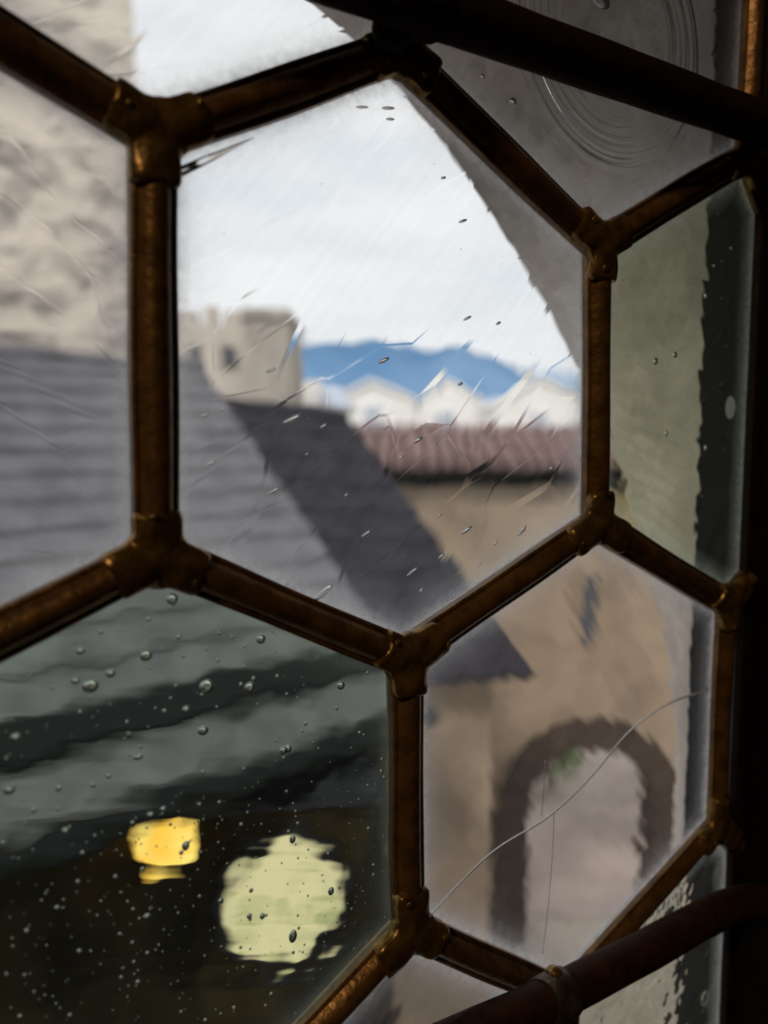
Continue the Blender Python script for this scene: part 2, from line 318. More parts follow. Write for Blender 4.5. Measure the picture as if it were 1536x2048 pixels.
for key, nb in arms.items():
    if len(nb) < 3: continue
    c = Vector(PV[key]); dirs = [(Vector(PV[q]) - c).normalized() for q in nb]; angs = [math.atan2(q.y, q.x) for q in dirs]
    lens = [min(rnd.uniform(0.0100, 0.0140), (Vector(PV[q]) - c).length * 0.9) for q in nb]
    bw = 0.0056 if key not in 'HIJ' else 0.0052; Hh = 0.0067; nth, nr = 96, 14; vv = [(c.x, -Hh, c.y)]; ff = []
    ph = [rnd.uniform(0, 6.28) for _ in range(4)]
    R_ = []
    for i in range(nth):
        th = 2 * math.pi * i / nth; r = 0.0076
        for a, l in zip(angs, lens):
            x = math.cos(th - a)
            if x > 0: r = max(r, min(l / x, bw / max(1e-6, abs(math.sin(th - a)))))
        R_.append(r * (1 + 0.035 * math.sin(3 * th + ph[0]) + 0.02 * math.sin(7 * th + ph[1])))
    R_ = [(R_[i - 1] + 2 * R_[i] + R_[(i + 1) % nth]) / 4 for i in range(nth)]
    def hgt(p):
        d_ = min((p - dd * max(0, min(l, p.dot(dd)))).length for dd, l in zip(dirs, lens))
        h = Hh * math.sqrt(max(0.14, 1 - (d_ / 0.0078) ** 2))
        return h + 0.00035 * math.sin(p.x * 620 + ph[2]) * math.sin(p.y * 560 + ph[3])
    for j in range(1, nr + 2):
        for i in range(nth):
            th = 2 * math.pi * i / nth
            if j <= nr: p = Vector((math.cos(th), math.sin(th))) * (R_[i] * j / nr); h = hgt(p)
            else: p = Vector((math.cos(th), math.sin(th))) * (R_[i] * 1.012); h = 0.0012
            if j == nr: h *= 0.93
            vv.append((c.x + p.x, -h, c.y + p.y))
    for i in range(nth): ff.append((0, 1 + i, 1 + (i + 1) % nth))
    for j in range(nr):
        for i in range(nth): ff.append((1 + j * nth + i, 1 + (j + 1) * nth + i, 1 + (j + 1) * nth + (i + 1) % nth, 1 + j * nth + (i + 1) % nth))
    so_ = fix(mesh_obj('solder_joint', vv, ff, M_solder, win, smooth=math.radians(60)))
    # small set drops of solder
    b = MB()
    for q in range(2):
        dd = dirs[q % 3]; pp = c + dd * (lens[q % 3] * rnd.uniform(0.65, 0.95)) + Vector((-dd.y, dd.x)) * rnd.uniform(-0.003, 0.003)
        b.ball((pp.x, -hgt(pp - c) + 0.0002, pp.y), (rnd.uniform(.0009, .0017), .0009, rnd.uniform(.0009, .0015)))
    b.build('solder_drop', M_solder, so_, smooth=4)
for (x0, x1, z0, z1) in ((SR - .0042, SR, 0, ZTL), (SL, SL + .0042, 0, ZTL), (SL + .0042, SR - .0042, 0, .0042), (SL + .0042, SR - .0042, ZTL - .0042, ZTL)):
    MB().box(x0, x1, -.0034, .0034, z0, z1).build('border_came', M_iron, win)
# nail head and hook on the frame
MB().ball((pl(1514, 1592)[0] + 0.012, -0.0305, pl(1514, 1592)[1] - .004), (0.0022, 0.0012, 0.0042), rot=-0.5).build('nail_head', M_solder, win, smooth=4)

RX = pl(1228, 65); ringc = (RX[0], RX[1], 0.024, 0.047, 0.0006)
GM = {}
def gpair(key, **k):
    GM[key] = (glass('glass_' + key, outer=False, **k), glass('glass_weather_side_' + key, outer=True, **k))
gpair('main', tint=(0.97, 0.98, 0.985), wave=0.00022, wscale=38, streak=0.00030, sscale=(30, 30, 80), srot=0.75, film=0.045)
gpair('left', tint=(0.95, 0.955, 0.96), wave=0.00028, wscale=42, streak=0.00020, sscale=(24, 24, 70), srot=-0.75, film=0.04)
gpair('seedy', tint=(0.80, 0.86, 0.80), wave=0.0007, wscale=40, streak=0.00042, soft=True, sscale=(16, 16, 100), srot=-0.32, film=0.006, edge=0.22, filmcol=(.6, .68, .64))
gpair('low', tint=(0.95, 0.94, 0.93), wave=0.00018, wscale=34, streak=0.00034, soft=True, sscale=(12, 12, 90), srot=-0.85, film=0.035)
gpair('crown', tint=(0.93, 0.935, 0.93), wave=0.0003, wscale=50, streak=0.0002, film=0.06, edge=0.7, rings=ringc)
gpair('green', tint=(0.89, 0.92, 0.80), wave=0.0005, wscale=50, streak=0.0008, soft=True, sscale=(18, 18, 70), srot=-0.6, film=0.03, edge=0.5, filmcol=(.72, .8, .78))
gpair('top', tint=(0.96, 0.97, 0.975), wave=0.0002, wscale=40, streak=0.0002, film=0.04)
gpair('wavy', tint=(0.90, 0.92, 0.86), wave=0.0011, wscale=75, streak=0.0006, soft=True, sscale=(30, 30, 70), srot=-1.0, film=0.04)
def inset(poly, d):
    m = len(poly); L_ = []
    for i in range(m):
        a, b = Vector(poly[i]), Vector(poly[(i + 1) % m]); t = (b - a).normalized(); q = Vector((-t.y, t.x)); L_.append((a + q * d, t))
    out = []
    for i in range(m):
        p, t = L_[i - 1]; q, u = L_[i]; den = t.x * u.y - t.y * u.x
        k = ((q.x - p.x) * u.y - (q.y - p.y) * u.x) / den if abs(den) > 1e-6 else 0
        out.append(p + t * k if abs(den) > 1e-6 else q)
    return out
def inside(p, P_, margin):
    for i in range(len(P_)):
        a, b = P_[i], P_[(i + 1) % len(P_)]; t = (b - a).normalized()
        if t.x * (p.y - a.y) - t.y * (p.x - a.x) < margin: return False
    return True
TH = 0.0015
def pane(keys, g, label=None, dists=(0.0, 0.0053, 0.0070, 0.0094, 0.0135, 0.020), hz=(1, 1, .62, .26, .08, 0)):
    P_ = [PV[q] for q in keys]; area = sum(P_[i - 1][0] * P_[i][1] - P_[i][0] * P_[i - 1][1] for i in range(len(P_)))
    if area < 0: P_ = P_[::-1]
    c = sum((Vector(q) for q in P_), Vector((0, 0))) / len(P_); m = len(P_)
    rmax = min(abs((Vector(P_[i]) - c).cross((Vector(P_[(i + 1) % m]) - Vector(P_[i])).normalized())) for i in range(m)) * 0.85
    ds = [(d, h) for d, h in zip(dists, hz) if d < .001 or all(inside(q, [Vector(t) for t in P_], d * 0.97) for q in inset(P_, d))]; ds[-1] = (ds[-1][0], 0.0); vv = []; ff = []; hv = []; fm = []
    for side in (-1, 1):
        base = len(vv)
        for d, h in ds:
            for q in inset(P_, d): vv.append((q.x, side * TH, q.y)); hv.append(h)
        for j in range(len(ds) - 1):
            for i in range(m): ff.append((base + j * m + i, base + j * m + (i + 1) % m, base + (j + 1) * m + (i + 1) % m, base + (j + 1) * m + i)[::(1 if side < 0 else -1)]); fm.append(side > 0)
        e = base + (len(ds) - 1) * m; ff.append(tuple(range(e, e + m))[::(1 if side < 0 else -1)]); fm.append(side > 0)
    half = len(ds) * m
    for i in range(m): ff.append((i, half + i, half + (i + 1) % m, (i + 1) % m)); fm.append(False)
    o = mesh_obj('glass_pane', vv, ff, GM[g][0], win); me = o.data; me.materials.append(GM[g][1])
    me.polygons.foreach_set('material_index', [int(q) for q in fm])
    at_ = me.attributes.new('haze', 'FLOAT', 'POINT'); at_.data.foreach_set('value', hv)
    if label: o['label'] = label
    return o, [Vector(q) for q in P_]
PV.update(tl=(SL, ZTL), bl=(SL, 0.0), tr=(SR, ZTL), br=(SR, 0.0))
p_main = pane(['A', 'F', 'E', 'D', 'C', 'B'], 'main', 'clear hexagonal pane with slanted dashes and scratches')
p_left = pane(['A', 'A2', 'F2', 'F'], 'left')
p_seed = pane(['F', 'F2', 'L2', 'G3', 'G', 'E'], 'seedy', 'greenish wavy pane full of small bubbles')
p_low = pane(['D', 'E', 'G', 'K', 'J', 'H'], 'low', 'hexagonal pane with a long curved crack')
p_crown = pane(['B', 'C', 'I', 'I2', 'B2'], 'crown', 'greyish pane with curved crown glass ripples')
p_green = pane(['C', 'D', 'H', 'H3', 'I3', 'I'], 'green', 'yellowish green wavy pane')
p_top = pane(['A', 'B', 'B2', 'tl', 'A2'], 'top')
p_wavy = pane(['K', 'K2', 'br', 'J3', 'J'], 'wavy', 'greyish pane with strong ripples')
p_bot = pane(['G', 'G3', 'Gb', 'K2', 'K'], 'left')
p_corner = pane(['G3', 'L2', 'bl', 'Gb'], 'top'); p_s1 = pane(['H', 'J', 'J3', 'H3'], 'crown'); p_s2 = pane(['I', 'I3', 'tr', 'I2'], 'crown')

# air bubbles sealed in the glass (surfaces face into the bubble)
M_air = None
def airmat():
    m, nt = new_mat('air_bubble_skin'); o = N(nt, 'ShaderNodeOutputMaterial'); g = N(nt, 'ShaderNodeBsdfGlass', inp={'IOR': 1.5, 'Roughness': 0.0}); nt.links.new(g.outputs[0], o.inputs[0]); return m
M_air = airmat()
def bubble(mb, s, z, rx, rz, rot=0.0, nu=10, nv=7):
    mb.ball((s, rnd.uniform(-.0002, .0002), z), (rx, min(0.00115, (rx + rz) * .5), rz), nu, nv, inward=True, rot=rot)
def seeds(pane_, n, r0, r1, power=2.5, box=None, elong=1.25):
    o, P_ = pane_; mb = MB(); k = 0
    xs = [q.x for q in P_]; zs = [q.y for q in P_]
    while k < n:
        s, z = (rnd.uniform(min(xs), max(xs)), rnd.uniform(min(zs), max(zs))) if not box else pl(rnd.uniform(box[0], box[2]), rnd.uniform(box[1], box[3]))
        p = Vector((s, z))
        if not inside(p, P_, 0.0055): continue
        r = r0 + (r1 - r0) * rnd.random() ** power
        bubble(mb, s, z, r, r * rnd.uniform(1, elong), rnd.uniform(-.3, .3), 8, 6); k += 1
    b = mb.build('bubbles', M_air, o, smooth=4, recalc=False); b['kind'] = 'stuff'; b['label'] = 'tiny seed bubbles in the glass'
def big_bubbles(pane_, pts):
    o, P_ = pane_
    for (x, y, rx, ry) in pts:
        s, z = pl(x, y); mb = MB(); k = 0.18 / 1538 * 2923 / (3228 - x)
        bubble(mb, s, z, rx * k * 1.15, ry * k, 0.1, 16, 12); mb.build('air_bubble', M_air, o, smooth=4, recalc=False)
seeds(p_seed, 330, 0.00016, 0.00062, 2.2, box=(0, 1165, 770, 2040)); 
seeds(p_seed, 190, 0.00012, 0.00035, 1.5, box=(0, 1580, 770, 2040))
big_bubbles(p_seed, [(291, 1310, 11, 12), (180, 1371, 14, 14), (412, 1372, 14, 15), (498, 1374, 10, 12), (520, 1277, 9, 10), (343, 1197, 11, 12), (371, 1418, 7, 8), (30, 1474, 9, 10),
    (584, 1870, 8, 14), (583, 1676, 6, 9), (370, 1690, 7, 10), (292, 1830, 7, 6), (275, 1512, 9, 6), (1275 - 700, 1496, 7, 9), (405, 1460, 10, 10), (220, 1346, 9, 9), (160, 1301, 8, 8),
    (497, 1830, 5, 6), (523, 1830, 5, 7), (660, 1780, 6, 9), (325, 1616, 6, 6), (300, 1628, 7, 6), (440, 1800, 5, 6), (565, 1500, 7, 9), (150, 1360, 8, 7), (18, 1578, 10, 9), (680, 1370, 8, 9), (130, 1660, 7, 8)])
seeds(p_crown, 120, 0.00010, 0.00032, 3.0); seeds(p_green, 80, 0.00014, 0.00034, 2.0); seeds(p_wavy, 14, 0.0001, 0.0003)
# dried lime spots on the weather side
m_, nt_ = new_mat('lime_spot'); o_ = N(nt_, 'ShaderNodeOutputMaterial'); t_ = N(nt_, 'ShaderNodeBsdfTranslucent', inp={'Color': (0.42, 0.44, 0.46, 1)}); nt_.links.new(t_.outputs[0], o_.inputs[0]); M_lime = m_
def disc(mb, s, z, rx, rz, k):
    mb.add([(s, TH + .00006, z)] + [(s + rx * math.cos(6.2832 * i / k), TH + .00003, z + rz * math.sin(6.2832 * i / k)) for i in range(k)], [(0, 1 + i, 1 + (i + 1) % k) for i in range(k)])
def spots(pane_, n, r0, r1):
    o, P_ = pane_; mb = MB(); xs = [q.x for q in P_]; zs = [q.y for q in P_]
    while n > 0:
        p = Vector((rnd.uniform(min(xs), max(xs)), rnd.uniform(min(zs), max(zs))))
        if not inside(p, P_, 0.0065): continue
        r = r0 + (r1 - r0) * rnd.random() ** 3; disc(mb, p.x, p.y, r, r * rnd.uniform(.8, 1.6), 8); n -= 1
    b = mb.build('lime_specks', M_lime, o, smooth=4); b['kind'] = 'stuff'; b['label'] = 'tiny white specks on the glass'
spots(p_crown, 150, .00012, .0004); spots(p_low, 12, .0001, .0002); spots(p_main, 40, .00008, .0002)
s, z = pl(1460, 815); mb = MB(); disc(mb, s, z, .0031, .0044, 20); mb.build('lime_spot', M_lime, p_green[0], smooth=4)
big_bubbles(p_crown, [(1023, 205, 7, 7), (1197, 2, 22, 16), (962, 155, 4, 5)])
big_bubbles(p_green, [(1346, 710, 5, 6), (1307, 723, 5, 7), (1408, 896, 4, 7), (1329, 867, 3, 6), (1425, 532, 4, 4), (1459, 497, 4, 4), (1408, 592, 4, 7)])
big_bubbles(p_wavy, [(1408, 1995, 16, 20), (1330, 2030, 10, 9)])
# slanted dashes drawn out in the clear pane
DASH = [(582, 838, 20, 5, 24), (584, 842, 9, 3, 24), (645, 852, 8, 3, 28), (442, 818, 8, 3, 24), (406, 831, 10, 3, 24), (418, 927, 11, 3.5, 24), (545, 982, 12, 3.5, 26), (540, 741, 10, 3, 24),
        (765, 721, 13, 4, 24), (833, 880, 12, 4, 27), (930, 1060, 14, 4, 28), (1043, 1058, 10, 3, 30), (1040, 1064, 12, 3, 30), (730, 1067, 11, 3, 28), (822, 1143, 14, 3, 30), (880, 1112, 8, 3, 30), (989, 1086, 6, 2.5, 30),
        (800, 915, 6, 2.5, 30), (877, 1030, 5, 2.5, 30), (1100, 936, 6, 3, 25), (918, 768, 6, 3, 20), (932, 637, 10, 2.5, 25), (994, 647, 6, 2.5, 25), (923, 443, 10, 2.5, 22), (774, 218, 14, 3, 12), (722, 216, 13, 2.5, 12), (778, 240, 9, 2.5, 10), (770, 856, 6, 2.5, 25),
        (868, 888, 5, 2, 25), (884, 357, 6, 2.5, 18), (465, 1160, 6, 2.5, 28), (575, 1165, 7, 2.5, 28), (612, 908, 4, 2, 20), (840, 1180, 5, 3, 40), (690, 990, 5, 2, 30), (955, 1130, 5, 2, 30), (900, 1195, 4, 2, 0)]
for (x, y, a, b_, ang) in DASH:
    s, z = pl(x, y); k = 0.18 / 1538 * 2923 / (3228 - x); mb = MB()
    mb.ball((s, 0, z), (a * k * 1.12, min(.0007, b_ * k), b_ * k), 14, 10, inward=True, rot=-math.radians(ang)); mb.build('air_dash', M_air, p_main[0], smooth=4, recalc=False)
mb = MB(); s, z = pl(644, 1185); mb.ball((s, 0, z), (0.0034, 0.0005, 0.0009), 16, 10, inward=True, rot=-math.radians(32)); mb.build('air_dash', M_air, p_main[0], smooth=4, recalc=False)
# long crack and scratches in the lower pane
M_crack = mat('crack_edge', (0.75, 0.74, 0.72), (0.5, 0.48, 0.45), 300, 0.25, 0.0)
def crack(pts, r, name, m, par, y=0.0):
    P3 = []
    for i in range(len(pts) - 1):
        for j in range(8):
            t = j / 8; p0, p1, p2, p3 = [Vector(pts[max(0, min(len(pts) - 1, i + k))]) for k in (-1, 0, 1, 2)]
            q = 0.5 * ((2 * p1) + (p2 - p0) * t + (2 * p0 - 5 * p1 + 4 * p2 - p3) * t * t + (3 * p1 - p0 - 3 * p2 + p3) * t ** 3); P3.append(q)
    P3.append(Vector(pts[-1])); path = []; 
    for q in P3: s, z = pl(q.x, q.y); path.append((s, y, z))
    mb = MB().tube(path, r, 10); o = mesh_obj(name, mb.v, mb.f, m, par, smooth=4); fix(o)
    bm = bmesh.new(); bm.from_mesh(o.data); bmesh.ops.reverse_faces(bm, faces=bm.faces[:]); bm.to_mesh(o.data); bm.free(); return o
crack([(848, 1838), (975, 1708), (1090, 1634), (1175, 1556), (1255, 1462), (1330, 1408), (1412, 1378)], 0.00042, 'crack', M_air, p_low[0])
crack([(1105, 1622), (1102, 1700), (1094, 1800), (1082, 1905)], 0.00016, 'scratch', M_air, p_low[0])
crack([(1087, 1520), (1085, 1570), (1080, 1630)], 0.00016, 'scratch', M_air, p_low[0])
# glass rod added under the upper came for a bright sliver of light
s0, s1 = pl(354, 350), pl(500, 282)
MB().tube([(s0[0], -.0026, s0[1]), ((s0[0] * .6 + s1[0] * .4), -.0026, (s0[1] * .6 + s1[1] * .4)), (s1[0], -.0026, s1[1])], [0.0011, 0.0009, 0.0001], 10).build('glint_rod', glass('glint_rod_glass', (1, 1, 1), film=0), p_main[0], smooth=4)

# ------------------------------------------------------------------ saddle bars tied across the window on the room side
YB = -0.0142
def bar(name, px, label, m, r, clipx, bend):
    P_ = [pl(x, y, YB) for x, y in px]; d = Vector(P_[1]) - Vector(P_[0]); e = Vector(to_s(P_[0], P_[1], SL - 0.004))
    path = [(e.x, YB, e.y)] + [(q[0], YB, q[1]) for q in P_]
    t = thing(name, (0, 0, 0), label, 'iron bar', 'saddle bars across the leaded window')
    t.matrix_world = WM @ Matrix.Translation((e.x, YB, e.y)); off = Vector((e.x, YB, e.y))
    full = []
    for i in range(len(path) - 1):
        a, b = Vector(path[i]), Vector(path[i + 1]); k = max(2, int((b - a).length / 0.012))
        full += [a + (b - a) * (j / k) - off for j in range(k)]
    full.append(Vector(path[-1]) - off)
    jig = random.Random(3)
    MB().tube(full, [r * (1 + jig.uniform(-.025, .025)) for _ in full], 20).build('rod', m, t, smooth=math.radians(60))
    c = Vector((*pl(*clipx, YB),)); c = Vector((c.x, YB, c.y)) - off; ax = Vector((d.x, 0, d.y)).normalized(); ux = Vector((0, -1, 0)); vx = ax.cross(ux)
    return t, c, ax, ux, vx
t1, c1, ax1, ux1, vx1 = bar('saddle_bar', [(830, 2), (1000, 62), (1480, 233), (1545, 256)], 'straight near black iron bar slanting across the top of the window', M_iron, 0.0070, (822, 2), 0)
t2, c2, ax2, ux2, vx2 = bar('saddle_bar', [(960, 2062), (1120, 1990), (1300, 1897), (1392, 1845), (1436, 1822), (1480, 1806), (1545, 1800)], 'rusty reddish brown iron bar with bent end across the bottom of the window', M_iron2, 0.0066, (1110, 1994), 0)
def strap(t, c, ax, ux, vx, r, half, m, lab, blob):
    mb = MB(); k = 24; secs = 9; v = []; f = []
    for i in range(secs):
        u = (i / (secs - 1) - 0.5) * 2; rr = r + 0.0014 - 0.0007 * abs(u) ** 3
        for j in range(k):
            a = 2 * math.pi * j / k; rj = rr * (1 + 0.04 * math.sin(3 * a + u * 2))
            v.append(c + ax * (half * u * (1 + 0.12 * math.sin(2 * a))) + (ux * math.cos(a) + vx * math.sin(a)) * rj)
    for i in range(secs - 1):
        for j in range(k): f.append((i * k + j, i * k + (j + 1) % k, (i + 1) * k + (j + 1) % k, (i + 1) * k + j))
    f += [tuple(range(k)), tuple(range((secs - 1) * k, secs * k))]
    mb.add(v, f); o = mb.build('tie_strap', m, t, smooth=math.radians(50)); o['label'] = lab
    b2 = MB()
    for (da, dv, dn, ra) in blob:
        b2.ball(c + ax * da + vx * dv + ux * dn, ra, 16, 12)
    b2.build('solder_lump', m if m is M_iron else M_solder, o, smooth=4)
strap(t1, c1, ax1, ux1, vx1, 0.0070, 0.0080, M_iron, 'dark lead strap', [(0.001, -0.0055, -0.004, (0.0066, 0.005, 0.0060)), (-0.003, 0.006, -0.004, (0.0055, 0.005, 0.005))])
strap(t2, c2, ax2, ux2, vx2, 0.0066, 0.0052, M_leadtie, 'grey lead strap', [(0.000, -0.0068, -0.001, (0.0028, 0.003, 0.0032)), (-0.008, 0.0035, -0.006, (0.0055, 0.004, 0.003))])

# ------------------------------------------------------------------ outside: ground and slate house below the window
g = MB().box(-400, 400, 0.62, 900, -0.5, 0.0).build('ground', M_earth); tag(g, kind='structure')
ZE = 5.0
def at_z(x, y, z): d = ray(x, y); return CAM + d * ((z - CAM.z) / d.z)
E0, E1 = at_z(0, 1700, ZE), at_z(770, 1440, ZE)
ev = (E1 - E0); ev.z = 0; ev.normalize(); qv = Vector((-ev.y, ev.x, 0)); DEP = 4.0
ROT = math.atan2(ev.y, ev.x)
# roof coordinates: a along the eave, b away from the eave, height
cr0 = CAM + ray(0, 710) * 1.0
def on_vertical(x, y, p, n): return hit(x, y, p, n)
RZ = on_vertical(0, 712, E0 + qv * DEP, qv).z; RZ2 = on_vertical(400, 742, E0 + qv * DEP, qv).z; RZm = (RZ + RZ2) / 2
aR = (on_vertical(400, 742, E0 + qv * DEP, qv) - E0).dot(ev); aE = (at_z(850, 1412, ZE) - E0).dot(ev)
sh = thing('slate_house', (E0.x, E0.y, 0), 'long grey ribbed slate roofed house below the window with dark eave and lantern wall', 'building', rz=ROT)
A0 = -6.0; NC = 15; tilt = math.atan2(RZm - ZE, DEP)
for i in range(NC):
    t0, t1_ = i / NC, (i + 1.06) / NC
    b0, b1 = DEP * t0, DEP * min(t1_, 1.0); z0, z1 = ZE + (RZm - ZE) * t0 + 0.075, ZE + (RZm - ZE) * min(t1_, 1.0) + 0.02
    e0, e1 = aE + (aR - aE) * t0, aE + (aR - aE) * min(t1_, 1)
    MB().hexa([(A0, b0, z0 - .07), (e0, b0, z0 - .07), (e1, b1, z1 - .05), (A0, b1, z1 - .05), (A0, b0, z0), (e0, b0, z0), (e1, b1, z1), (A0, b1, z1)]).build('slate_course', M_slate, sh)
MB().tube([(A0, DEP, RZm + .03), (aR, DEP, RZm + .03)], 0.09, 12).build('ridge_cap', M_slate, sh, smooth=1)
MB().tube([(A0, -0.06, ZE - .06), (aE, -0.06, ZE - .06)], 0.075, 12).build('gutter', M_gutter, sh, smooth=1)
rn = Vector((0, 0, 1)) * DEP - qv * (RZm - ZE); rn.normalize()
bb = [(hit(x, y, E0 + Vector((0, 0, .08)), rn) - E0).dot(qv) for x, y in ((250, 1478), (250, 1408))]
def rz(b): return ZE + (RZm - ZE) * b / DEP
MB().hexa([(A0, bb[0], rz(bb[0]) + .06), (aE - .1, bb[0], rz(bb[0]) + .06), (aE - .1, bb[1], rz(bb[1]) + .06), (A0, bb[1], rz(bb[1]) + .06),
    (A0, bb[0], rz(bb[0]) + .13), (aE - .1, bb[0], rz(bb[0]) + .13), (aE - .1, bb[1], rz(bb[1]) + .12), (A0, bb[1], rz(bb[1]) + .12)]).build('course_shade_strip', M_gutter, sh)  # dark strip added to make a shade band between slate courses
WI = 0.38
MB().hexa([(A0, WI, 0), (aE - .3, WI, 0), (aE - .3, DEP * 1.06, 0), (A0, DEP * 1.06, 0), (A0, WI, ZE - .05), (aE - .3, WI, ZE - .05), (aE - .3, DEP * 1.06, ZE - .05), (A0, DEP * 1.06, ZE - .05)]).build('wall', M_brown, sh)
MB().add([(A0, DEP, RZm), (aR, DEP, RZm), (aR, 1.07 * DEP, RZm - .2), (A0, 1.07 * DEP, RZm - .2), (A0, DEP, RZm - .06), (aR, DEP, RZm - .06), (aR, 1.07 * DEP, RZm - .26), (A0, 1.07 * DEP, RZm - .26)],
         [(0, 1, 2, 3), (7, 6, 5, 4), (0, 4, 5, 1), (1, 5, 6, 2), (2, 6, 7, 3), (3, 7, 4, 0)]).build('rear_roof', M_slate, sh)
wallp = E0 + qv * WI
def wl(x, y, out=0.0):
    p = hit(x, y, wallp - qv * out, qv) - Vector((E0.x, E0.y, 0)); return (p.dot(ev), p.dot(qv), p.z)
# small porch that faces the window; emissive disc added as its round bright shape
pw = hit(570, 1800, wallp, qv); fcd = Vector((pw.x - CAM.x, pw.y - CAM.y, 0)).normalized(); rt = Vector((fcd.y, -fcd.x, 0)); pf = pw - fcd * 0.42
loc = lambda p: Vector(((p - Vector((E0.x, E0.y, 0))).dot(ev), (p - Vector((E0.x, E0.y, 0))).dot(qv), p.z))
pc = hit(568, 1800, pf, fcd); r = 0.5 * (hit(690, 1800, pf, fcd) - hit(444, 1800, pf, fcd)).length; rz_ = 0.5 * abs(hit(566, 1668, pf, fcd).z - hit(566, 1934, pf, fcd).z)
hwp = r * 1.42; zt = hit(570, 1612, pf, fcd).z
fl_, fr_ = Vector((pf.x, pf.y, 0)) + rt * ((pc - pf).dot(rt) - hwp), Vector((pf.x, pf.y, 0)) + rt * ((pc - pf).dot(rt) + hwp)
bk = [fl_, fr_, fr_ + fcd * 1.0, fl_ + fcd * 1.0]; up_ = Vector((0, 0, zt))
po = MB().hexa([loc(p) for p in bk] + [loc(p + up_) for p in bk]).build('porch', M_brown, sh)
c_ = (fl_ + fr_) / 2
MB().hexa([loc(p + up_) for p in (fl_ - rt * .08 - fcd * .08, fr_ + rt * .08 - fcd * .08, fr_ + rt * .08 + fcd, fl_ - rt * .08 + fcd)] + [loc(p + up_ + Vector((0, 0, .06))) for p in (fl_ - rt * .08 - fcd * .08, fr_ + rt * .08 - fcd * .08)] + [loc(p + up_ + Vector((0, 0, .22))) for p in (fr_ + rt * .08 + fcd, fl_ - rt * .08 + fcd)]).build('porch_roof', M_dark, po)
k = 36; circ = [(math.cos(2 * math.pi * i / k), math.sin(2 * math.pi * i / k)) for i in range(k)]
vv = [loc(pc + rt * (x * r * s_) + Vector((0, 0, z * rz_ * s_)) + fcd * d_) for (s_, d_) in ((0.98, 0.02), (0.98, -0.05), (1.10, -0.05), (1.10, 0.02)) for x, z in circ]
ff = [(j * k + i, j * k + (i + 1) % k, (j + 1) * k + (i + 1) % k, (j + 1) * k + i) for j in range(3) for i in range(k)]
wfr = MB().add(vv, ff).build('round_glow', M_dark, sh, smooth=1); wfr['label'] = 'round glowing disc in a dark ring'
MB().prism([loc(pc + rt * (x * r) + Vector((0, 0, z * rz_)) - fcd * .012) for x, z in circ], loc(pc + fcd * .01) - loc(pc)).build('pane', M_lit, wfr)  # emissive disc added as the round bright shape
# lit wall lantern
lc = wl(328, 1678, 0.16); lr = 0.5 * abs(wl(384, 1678)[0] - wl(273, 1678)[0]) * 0.92; hh = abs(wl(328, 1640)[2] - wl(328, 1725)[2])
lp = Vector((E0.x, E0.y, 0)) + ev * lc[0] + qv * lc[1]; lp.z = lc[2]
la = thing('wall_lantern', lp - Vector((0, 0, hh / 2)), 'glowing yellow lantern on the brown wall under the slate eave', 'lantern', rz=ROT)
MB().lathe([(lr * .80, 0.0), (lr, hh * .25), (lr, hh * .85), (lr * .9, hh)], 18).build('lamp_glass', M_lamp, la, smooth=1)
MB().lathe([(lr * 1.08, hh), (lr * 1.1, hh * 1.06), (lr * .5, hh * 1.30), (lr * .12, hh * 1.40)], 18).build('lantern_cap', M_gutter, la, smooth=1)
MB().lathe([(lr * .5, -hh * .14), (lr * .84, -hh * .04), (lr * .84, 0.0)], 18).build('lantern_base', M_gutter, la, smooth=1)
MB().tube([(0, 0, hh * 1.38), (0, 0.06, hh * 1.55), (0, 0.15, hh * 1.5), (0, 0.162, hh * 1.3)], 0.012, 8).build('bracket', M_gutter, la, smooth=1)

# darker wing roof beyond the verge
dh = thing('dark_roofed_house', at(600, 1000, 10.0) * 1.0, 'low wing with nearly black slate roof falling away beside the grey ribbed roof', 'building')
dh.location.z = 0; dl = Vector(dh.location)
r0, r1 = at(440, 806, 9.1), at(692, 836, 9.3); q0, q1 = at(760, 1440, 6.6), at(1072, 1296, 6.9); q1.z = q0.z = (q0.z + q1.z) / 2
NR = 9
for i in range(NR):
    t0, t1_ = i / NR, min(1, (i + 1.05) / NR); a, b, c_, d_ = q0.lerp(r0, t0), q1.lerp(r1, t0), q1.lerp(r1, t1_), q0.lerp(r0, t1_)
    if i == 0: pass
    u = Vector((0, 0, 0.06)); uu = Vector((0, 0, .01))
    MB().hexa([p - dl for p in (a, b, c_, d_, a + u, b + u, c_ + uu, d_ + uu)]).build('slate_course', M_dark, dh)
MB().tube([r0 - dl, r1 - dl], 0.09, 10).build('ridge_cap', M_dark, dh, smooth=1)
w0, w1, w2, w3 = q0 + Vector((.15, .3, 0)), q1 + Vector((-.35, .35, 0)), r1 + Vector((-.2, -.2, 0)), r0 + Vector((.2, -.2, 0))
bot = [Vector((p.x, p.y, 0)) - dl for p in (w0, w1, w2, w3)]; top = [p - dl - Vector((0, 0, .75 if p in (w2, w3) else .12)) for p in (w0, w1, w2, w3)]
MB().hexa(bot + top).build('wall', M_tan, dh)

